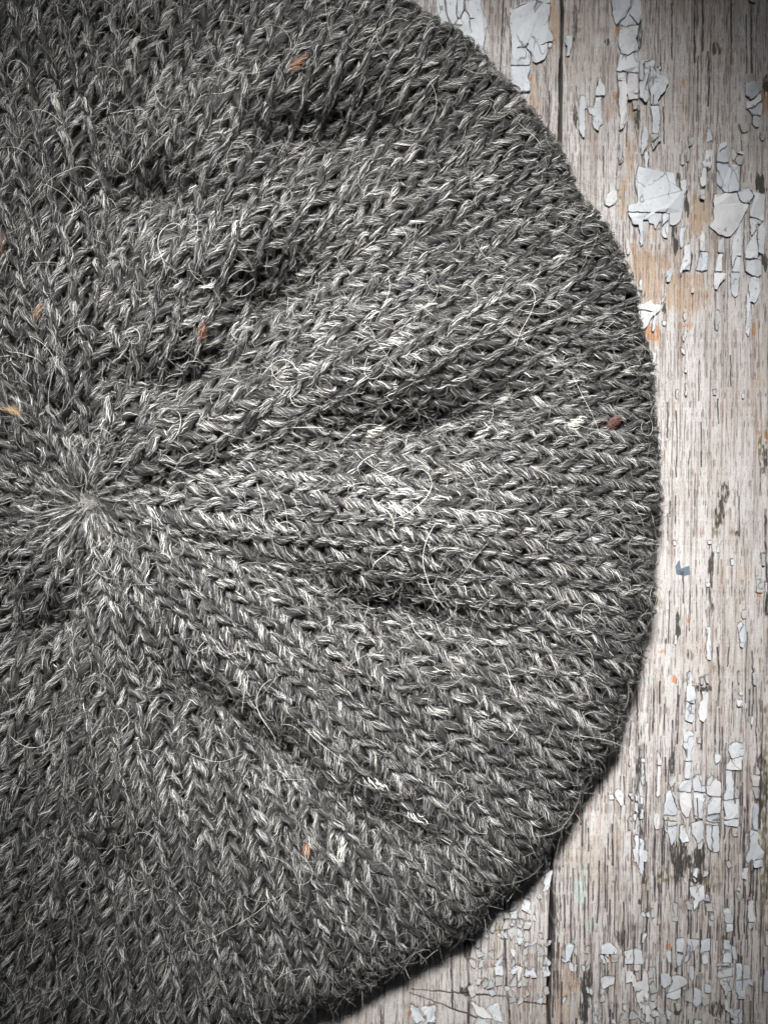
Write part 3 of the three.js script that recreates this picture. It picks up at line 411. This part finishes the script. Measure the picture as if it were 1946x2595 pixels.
// neps: place in the photograph and colour; the nearest stitch leg carries each
const NEPS = [
  [516, 854, [0.20, 0.075, 0.03], 'rust brown'], [117, 812, [0.20, 0.105, 0.05], 'brown'], [24, 628, [0.12, 0.07, 0.045], 'dark brown'], [774, 193, [0.2, 0.09, 0.05], 'brown'], [1556, 1091, [0.105, 0.03, 0.024], 'dark red'], [47, 1062, [0.32, 0.21, 0.11], 'tan'], [784, 2156, [0.24, 0.12, 0.06], 'brown'], 
  [991, 1292, [0.9, 0.88, 0.8], 'cream white'], [1032, 2076, [0.88, 0.86, 0.8], 'cream white'], [938, 1097, [0.7, 0.66, 0.54], 'cream'], [1442, 1070, [0.66, 0.65, 0.58], 'pale'], [878, 2158, [0.6, 0.59, 0.53], 'pale'], [950, 1990, [0.7, 0.69, 0.64], 'pale'], 
].map(([x, y, c, name]) => ({ x: placeX(x, 0.018) - CX, z: placeZ(y, 0.018) - CZ, c, name, best: 1 }));

const N_T = 22, N3 = [0, 0, 0];
function roundPath(k) {
  const s0 = 0.0002 + k * ROW, ms = k / 2, stitches = [];
  for (let q = 0; q < SECTIONS; q++) {
    const mid = OFFSET + ((q + 0.5) / SECTIONS) * Math.PI * 2, half = Math.max(1, Math.ceil(ms / 2));
    const list = [];
    for (let i = -half - 1; i <= half; i++) { const f = (i + 0.5) / ms; if (Math.abs(f) <= 0.5 + 0.12 / ms) list.push(f); }
    if (!list.length) list.push(0);
    for (const f of list) stitches.push(mid + (clamp(f, -0.49, 0.49) / SECTIONS) * Math.PI * 2 + gauss() * 0.0004 / Math.max(s0, 0.006));
  }
  const n = stitches.length, P = [], pts = [];
  for (let j = 0; j < n; j++) {
    const here = stitches[j], before = j ? stitches[j - 1] : stitches[n - 1] - Math.PI * 2, after = j < n - 1 ? stitches[j + 1] : stitches[0] + Math.PI * 2;
    const a = (here + before) / 2, b = (here + after) / 2, width = (b - a) * Math.min(s0, MEAN_R - 0.002), size = clamp(width / 0.0052, 0.62, 1.12) * rr(0.88, 1.14);
    const reach = ROW * rr(0.9, 1.03), A = 0.285 * rr(0.85, 1.12), wildness = 1 + 1.3 * Math.exp(-s0 / 0.022), lift = gauss() * 0.00042 * wildness, lean = gauss() * 0.0004 * wildness, first = k === 2;
    for (let i = 0; i < N_T; i++) {
      const t = (i / N_T) * Math.PI * 2, ct = Math.cos(t), st2 = Math.sin(t) ** 2;
      const d = t / (Math.PI * 2) - 0.5;
      let th = a + (b - a) * (first ? 0.5 + 0.5 * Math.sign(d) * Math.pow(Math.abs(2 * d), 2.2) : t / (Math.PI * 2) + A * Math.sin(2 * t));
      let s = s0 + ct * reach;
      if (first && ct < 0) s = lerp(s0, 0.0015, Math.pow(-ct, 0.8));
      th += (vnoise(s * 160, th * 14, 501) - 0.5) * 0.0011 / Math.max(s, 0.006); s += (vnoise(s * 160, th * 14, 507) - 0.5) * 0.0009 + lean * ct;
      s = Math.max(s, 0.0012);
      const z = 0.00125 * -Math.cos(2 * t) + 0.00075 * ct + lift;
      skin(s, th, tmp); normalAt(s, th, N3);
      let r = YARN * size * (0.6 + 0.42 * Math.pow(st2, 0.8));
      if (s < 0.007) r *= lerp(0.55, 1.25, clamp((s - 0.0015) / 0.0045, 0, 1));
      pts.push({ x: tmp[0] + N3[0] * z, y: tmp[1] + N3[1] * z, z: tmp[2] + N3[2] * z, nx: N3[0], ny: N3[1], nz: N3[2], r, leg: st2, light: 0 });
    }
  }
  const M = pts.length;
  let len = 0;
  for (let i = 0; i < M; i++) {
    const p = pts[i], a = pts[(i + M - 1) % M], b = pts[(i + 1) % M];
    let tx = b.x - a.x, ty = b.y - a.y, tz = b.z - a.z; const l = Math.hypot(tx, ty, tz) || 1e-9; tx /= l; ty /= l; tz /= l;
    const d = p.nx * tx + p.ny * ty + p.nz * tz; let ux = p.nx - d * tx, uy = p.ny - d * ty, uz = p.nz - d * tz; const ul = Math.hypot(ux, uy, uz) || 1;
    p.tx = tx; p.ty = ty; p.tz = tz; p.ux = ux / ul; p.uy = uy / ul; p.uz = uz / ul;
    p.sx = ty * p.uz - tz * p.uy; p.sy = tz * p.ux - tx * p.uz; p.sz = tx * p.uy - ty * p.ux;
    p.at = len; len += Math.hypot(b.x - p.x, b.y - p.y, b.z - p.z);
  }
  for (let i = 0; i < M; i++) pts[i].light = (vnoise(pts[i].at * 130, k * 7.3, 601) - 0.5) * 0.26 + (vnoise(pts[i].at * 420, k * 3.1, 603) - 0.5) * 0.16 + (hash2(Math.floor(i / (N_T / 2)), k, 605) > 0.96 ? 0.16 : 0);
  pts.len = len;
  return pts;
}
const mixP = {};
function along(pts, f) {
  const M = pts.length; f = ((f % M) + M) % M; const i = Math.floor(f), t = f - i, a = pts[i], b = pts[(i + 1) % M];
  for (const k of ['x', 'y', 'z', 'ux', 'uy', 'uz', 'sx', 'sy', 'sz', 'r']) mixP[k] = a[k] + (b[k] - a[k]) * t;
  mixP.tx = a.tx; mixP.ty = a.ty; mixP.tz = a.tz;
  return mixP;
}
function fibre(S, pts, f0, phi, length, width, seg, rho, col, wild) {
  const step = pts.len / pts.length, df = length / step, w1 = rr(0, 6), amp = wild * 0.00016, lifted = rnd() < 0.25 * wild ? rr(0.0002, 0.0007) : 0, end = rnd() < 0.5 ? 1 : 0, tilt = gauss() * 0.9, spin = rr(0.75, 1.25);
  let pi = -1, pj = -1;
  for (let k = 0; k <= seg; k++) {
    const u = k / seg, p = along(pts, f0 + (u - 0.5) * df), ph = phi + TWIST * spin * (u - 0.5) * length + Math.sin(w1 + u * 7) * 0.09 * wild;
    const c = Math.cos(ph), s = Math.sin(ph), e = end ? u : 1 - u;
    const rad = p.r * rho + Math.sin(w1 * 1.7 + u * 5) * amp + lifted * e * e * e;
    const ox = p.ux * c + p.sx * s, oy = p.uy * c + p.sy * s, oz = p.uz * c + p.sz * s;           // outward
    const bx = p.sx * c - p.ux * s, by = p.sy * c - p.uy * s, bz = p.sz * c - p.uz * s;           // round the yarn
    const x = p.x + ox * rad, y = p.y + oy * rad, z = p.z + oz * rad, taper = 1 - 0.75 * Math.pow(Math.abs(2 * u - 1), 3), hw = width * 0.5 * taper;
    // across the fibre: mostly round the yarn, partly along it, square to the fibre's slanted run
    const g = -TWIST * p.r * 0.85; let cx = bx + p.tx * g, cy = by + p.ty * g, cz = bz + p.tz * g; const cl = Math.hypot(cx, cy, cz); cx /= cl; cy /= cl; cz /= cl;
    let nx = ox + cx * tilt * 0.5, ny = oy + cy * tilt * 0.5, nz = oz + cz * tilt * 0.5; const nl = Math.hypot(nx, ny, nz); nx /= nl; ny /= nl; nz /= nl;
    const sink = tilt * hw * 0.5;
    const i = S.v(x + cx * hw - ox * sink, y + cy * hw - oy * sink, z + cz * hw - oz * sink, nx, ny, nz, col), j = S.v(x - cx * hw + ox * sink, y - cy * hw + oy * sink, z - cz * hw + oz * sink, nx, ny, nz, col);
    if (k) { S.t(pi, i, pj); S.t(pj, i, j); }
    pi = i; pj = j;
  }
}
const CORE = [0.01, 0.01, 0.01];
const legs = [];
for (let k = 2; k <= ROUNDS; k++) {
  const pts = roundPath(k), S = new Strands(), M = pts.length, n = M / N_T, step = pts.len / M;
  // dark inner strand
  const SIDES = 6, every = 2; let rows = [];
  for (let i = 0; i <= M; i += every) {
    const p = pts[i % M], row = [];
    for (let q = 0; q < SIDES; q++) { const a = (q / SIDES) * Math.PI * 2, c = Math.cos(a), s = Math.sin(a), ox = p.ux * c + p.sx * s, oy = p.uy * c + p.sy * s, oz = p.uz * c + p.sz * s; row.push(S.v(p.x + ox * p.r * 0.8, p.y + oy * p.r * 0.8, p.z + oz * p.r * 0.8, ox, oy, oz, CORE)); }
    rows.push(row);
  }
  for (let i = 1; i < rows.length; i++) for (let q = 0; q < SIDES; q++) { const a = rows[i - 1][q], b = rows[i - 1][(q + 1) % SIDES], c = rows[i][q], d = rows[i][(q + 1) % SIDES]; S.t(a, b, c); S.t(b, d, c); }
  for (let j = 0; j < n; j++) for (const half of [0.25, 0.75]) {
    const f = (j + half) * N_T, p = pts[Math.floor(f)], seen = inFrame(p.x, p.y, p.z, 0.05) && p.ny > -0.35, near = inFrame(p.x, p.y, p.z, 0.3);
    if (seen) {
      const leg = { k, f, pts, x: p.x, z: p.z };
      legs.push(leg);
      for (const e of NEPS) { const d = Math.hypot(e.x - p.x, e.z - p.z); if (d < e.best) { e.best = d; e.leg = leg; } }
    }
    const count = seen ? (p.ny < 0.15 ? 46 : 74) : near ? 16 : 7, seg = seen ? 4 : 2;
    for (let i = 0; i < count; i++) {
      const ff = f + gauss() * N_T * 0.2, phi = clamp(gauss() * 1.1, -1.65, 1.65), lp = pts[((Math.floor(ff) % M) + M) % M];
      fibre(S, pts, ff, phi, rr(0.0017, 0.0036), seen ? rr(0.00006, 0.000155) : rr(0.0002, 0.0004), seg, rr(0.86, 1.05), fibreColor(lp.light + (vnoise((phi - TWIST * ff * step) * 1.9 + 50, ff * step * 520 + k * 31, 609) - 0.5) * 0.46), 1.6);
    }
  }
  part(k === 2 ? 'knitted_round' : 'knitted_round_' + String(k - 2).padStart(3, '0'), S);
}
// neps: little tufts of coloured wool spun into the yarn
NEPS.forEach((e, i) => {
  if (!e.leg || e.best > 0.006) return;
  const S = new Strands(), pale = e.c[1] > 0.45, count = pale ? 26 : 30;
  for (let q = 0; q < count; q++) {
    const b = rr(0.72, 1.25), col = pale && rnd() < 0.12 ? [0.1, 0.1, 0.1] : [clamp(e.c[0] * b, 0, 0.9), clamp(e.c[1] * b, 0, 0.9), clamp(e.c[2] * b, 0, 0.9)];
    fibre(S, e.leg.pts, e.leg.f + gauss() * 1.5, gauss() * 1.2, rr(0.0012, 0.0025), rr(0.00011, 0.0002), 5, rr(0.95, 1.16), col, 1.5);
  }
  const m = part('wool_fleck' + (i ? '_' + String(i).padStart(3, '0') : ''), S);
  m.userData.label = e.name + ' fleck of wool spun into the yarn';
});
console.log('rounds', ROUNDS, 'legs in frame', legs.length, 'triangles', triangles);

// stray hairs: fine three-sided strands that wander over the fabric and past its edge
function hair(S, x, y, z, n, length, radius, col, curl, rise, dir) {
  const seg = Math.max(6, Math.min(22, Math.round(length / 0.0006))), d = length / seg;
  let ax = dir ? dir[0] : gauss(), ay = dir ? dir[1] : gauss() * 0.3, az = dir ? dir[2] : gauss(); const dn = ax * n[0] + ay * n[1] + az * n[2]; ax -= dn * n[0]; ay -= dn * n[1]; az -= dn * n[2]; let l = Math.hypot(ax, ay, az) || 1; ax /= l; ay /= l; az /= l;
  let turn = (rnd() < 0.5 ? -1 : 1) * rr(0.35, 1.35) * curl, px = x, py = y, pz = z, prev = null, h = 0, vh = rise * rr(0.5, 1.5) / length;
  for (let k = 0; k <= seg; k++) {
    turn += gauss() * curl * 0.5;
    const c = Math.cos(turn * d), s = Math.sin(turn * d), bx = n[1] * az - n[2] * ay, by = n[2] * ax - n[0] * az, bz = n[0] * ay - n[1] * ax;
    ax = ax * c + bx * s; ay = ay * c + by * s; az = az * c + bz * s; l = Math.hypot(ax, ay, az); ax /= l; ay /= l; az /= l;
    if (k) { px += ax * d; py += ay * d; pz += az * d; vh -= (vh * 2.2 + gauss() * 0.4 + 0.22 * (h > rise ? 1 : 0)) * (d / length); h += vh * d; }
    const qx = px + n[0] * h, qz = pz + n[2] * h; let qy = Math.max(py + n[1] * h, 0.0004);
    const ring = [], rad = radius * (1 - 0.6 * Math.pow(k / seg, 4));
    for (let q = 0; q < 3; q++) { const a = (q / 3) * Math.PI * 2, u = Math.cos(a), v = Math.sin(a), ox = bx * u + n[0] * v, oy = by * u + n[1] * v, oz = bz * u + n[2] * v; ring.push(S.v(qx + ox * rad, qy + oy * rad, qz + oz * rad, ox, oy, oz, col)); }
    if (prev) for (let q = 0; q < 3; q++) { const w = (q + 1) % 3; S.t(prev[q], prev[w], ring[q]); S.t(prev[w], ring[w], ring[q]); }
    prev = ring;
  }
}
{
  const fuzz = new Strands(), long = new Strands(), nn = [0, 0, 0];
  // short fuzz: a dozen curled hairs, scattered many times at their own size, turn and tone
  const KINDS = 14, spots = Array.from({ length: KINDS }, () => []), mat = new THREE.Matrix4(), X = new THREE.Vector3(), Y = new THREE.Vector3(), Z = new THREE.Vector3();
  const put = (p, away, dir, size, tone) => { Y.set(...away).normalize(); X.set(...dir); X.addScaledVector(Y, -X.dot(Y)).normalize(); Z.crossVectors(X, Y); mat.makeBasis(X, Y, Z).scale(new THREE.Vector3(size, size * rr(0.6, 1.5), size)).setPosition(p[0], p[1], p[2]); spots[Math.floor(rnd() * KINDS)].push([mat.clone(), tone]); };
  for (let i = 0; i < 38000; i++) {
    const L = legs[Math.floor(rnd() * legs.length)], p = along(L.pts, L.f + gauss() * 9), ph = gauss() * 1.2, c = Math.cos(ph), s = Math.sin(ph), a = [p.ux * c + p.sx * s, p.uy * c + p.sy * s, p.uz * c + p.sz * s];
    put([p.x + a[0] * p.r * 0.95, p.y + a[1] * p.r * 0.95, p.z + a[2] * p.r * 0.95], a, [gauss(), gauss(), gauss()], Math.exp(gauss() * 0.75) * 0.8, rnd() < 0.3 ? rr(0.02, 0.1) : rr(0.16, 0.48));
  }
  const rimLegs = legs.filter((L) => L.pts[Math.floor(L.f)].ny < 0.8);
  for (let i = 0; i < 9500; i++) {                                     // springs away from the rim
    const L = rimLegs[Math.floor(rnd() * rimLegs.length)], p = along(L.pts, L.f + gauss() * 9), ph = gauss() * 1.3, c = Math.cos(ph), s = Math.sin(ph), a = [p.ux * c + p.sx * s, p.uy * c + p.sy * s, p.uz * c + p.sz * s];
    put([p.x + a[0] * p.r * 0.8, p.y + a[1] * p.r * 0.8, p.z + a[2] * p.r * 0.8], [gauss(), gauss() + 0.3, gauss()], [a[0] + gauss() * 0.5, a[1] + gauss() * 0.4, a[2] + gauss() * 0.5], Math.exp(gauss() * 0.7) * 0.7, rr(0.03, 0.32));
  }
  const fluff = new THREE.MeshStandardMaterial({ color: 0xffffff, roughness: 0.75, side: THREE.DoubleSide });
  spots.forEach((list, q) => {
    const one = new Strands();
    hair(one, 0, 0, 0, [0, 1, 0], rr(0.0032, 0.0062), rr(0.000018, 0.000034), [1, 1, 1], rr(250, 950), rr(0.0002, 0.0011), [1, 0, 0]);
    const g = one.geometry(); g.deleteAttribute('color');
    const m = new THREE.InstancedMesh(g, fluff, list.length), tone = new THREE.Color();
    list.forEach(([t, v], i) => { m.setMatrixAt(i, t); m.setColorAt(i, tone.setRGB(v * 1.01, v, v * 0.95)); });
    m.name = 'short_wool_fuzz' + (q ? '_' + String(q).padStart(3, '0') : ''); m.userData.kind = 'stuff'; m.castShadow = m.receiveShadow = true;
    hat.add(m);
  });
  for (let i = 0; i < 230; i++) {
    const L = legs[Math.floor(rnd() * legs.length)], p = along(L.pts, L.f), v = rr(0.4, 0.72);
    nn[0] = p.ux; nn[1] = p.uy; nn[2] = p.uz;
    hair(long, p.x + nn[0] * p.r * 1.1, p.y + nn[1] * p.r * 1.1, p.z + nn[2] * p.r * 1.1, nn, rr(0.006, 0.02), rr(0.00003, 0.000055), [v, v, v * 0.94], rr(60, 420), rr(0.0006, 0.002));
  }
  const middle = legs.filter((L) => L.k === 2);
  for (let i = 0; i < 140; i++) {
    const L = middle[Math.floor(rnd() * middle.length)], p = along(L.pts, L.f + rr(-8, 8)), v = rr(0.2, 0.65);
    hair(fuzz, p.x, p.y + p.r, p.z, [0.02, 1, 0.01], rr(0.003, 0.009), rr(0.00003, 0.00005), [v, v, v * 0.95], 480, rr(0.0004, 0.0016));
  }
  part('centre_hairs', fuzz, true); part('long_stray_hairs', long, true);
}
console.log('triangles', triangles);

renderer.render(scene, camera);
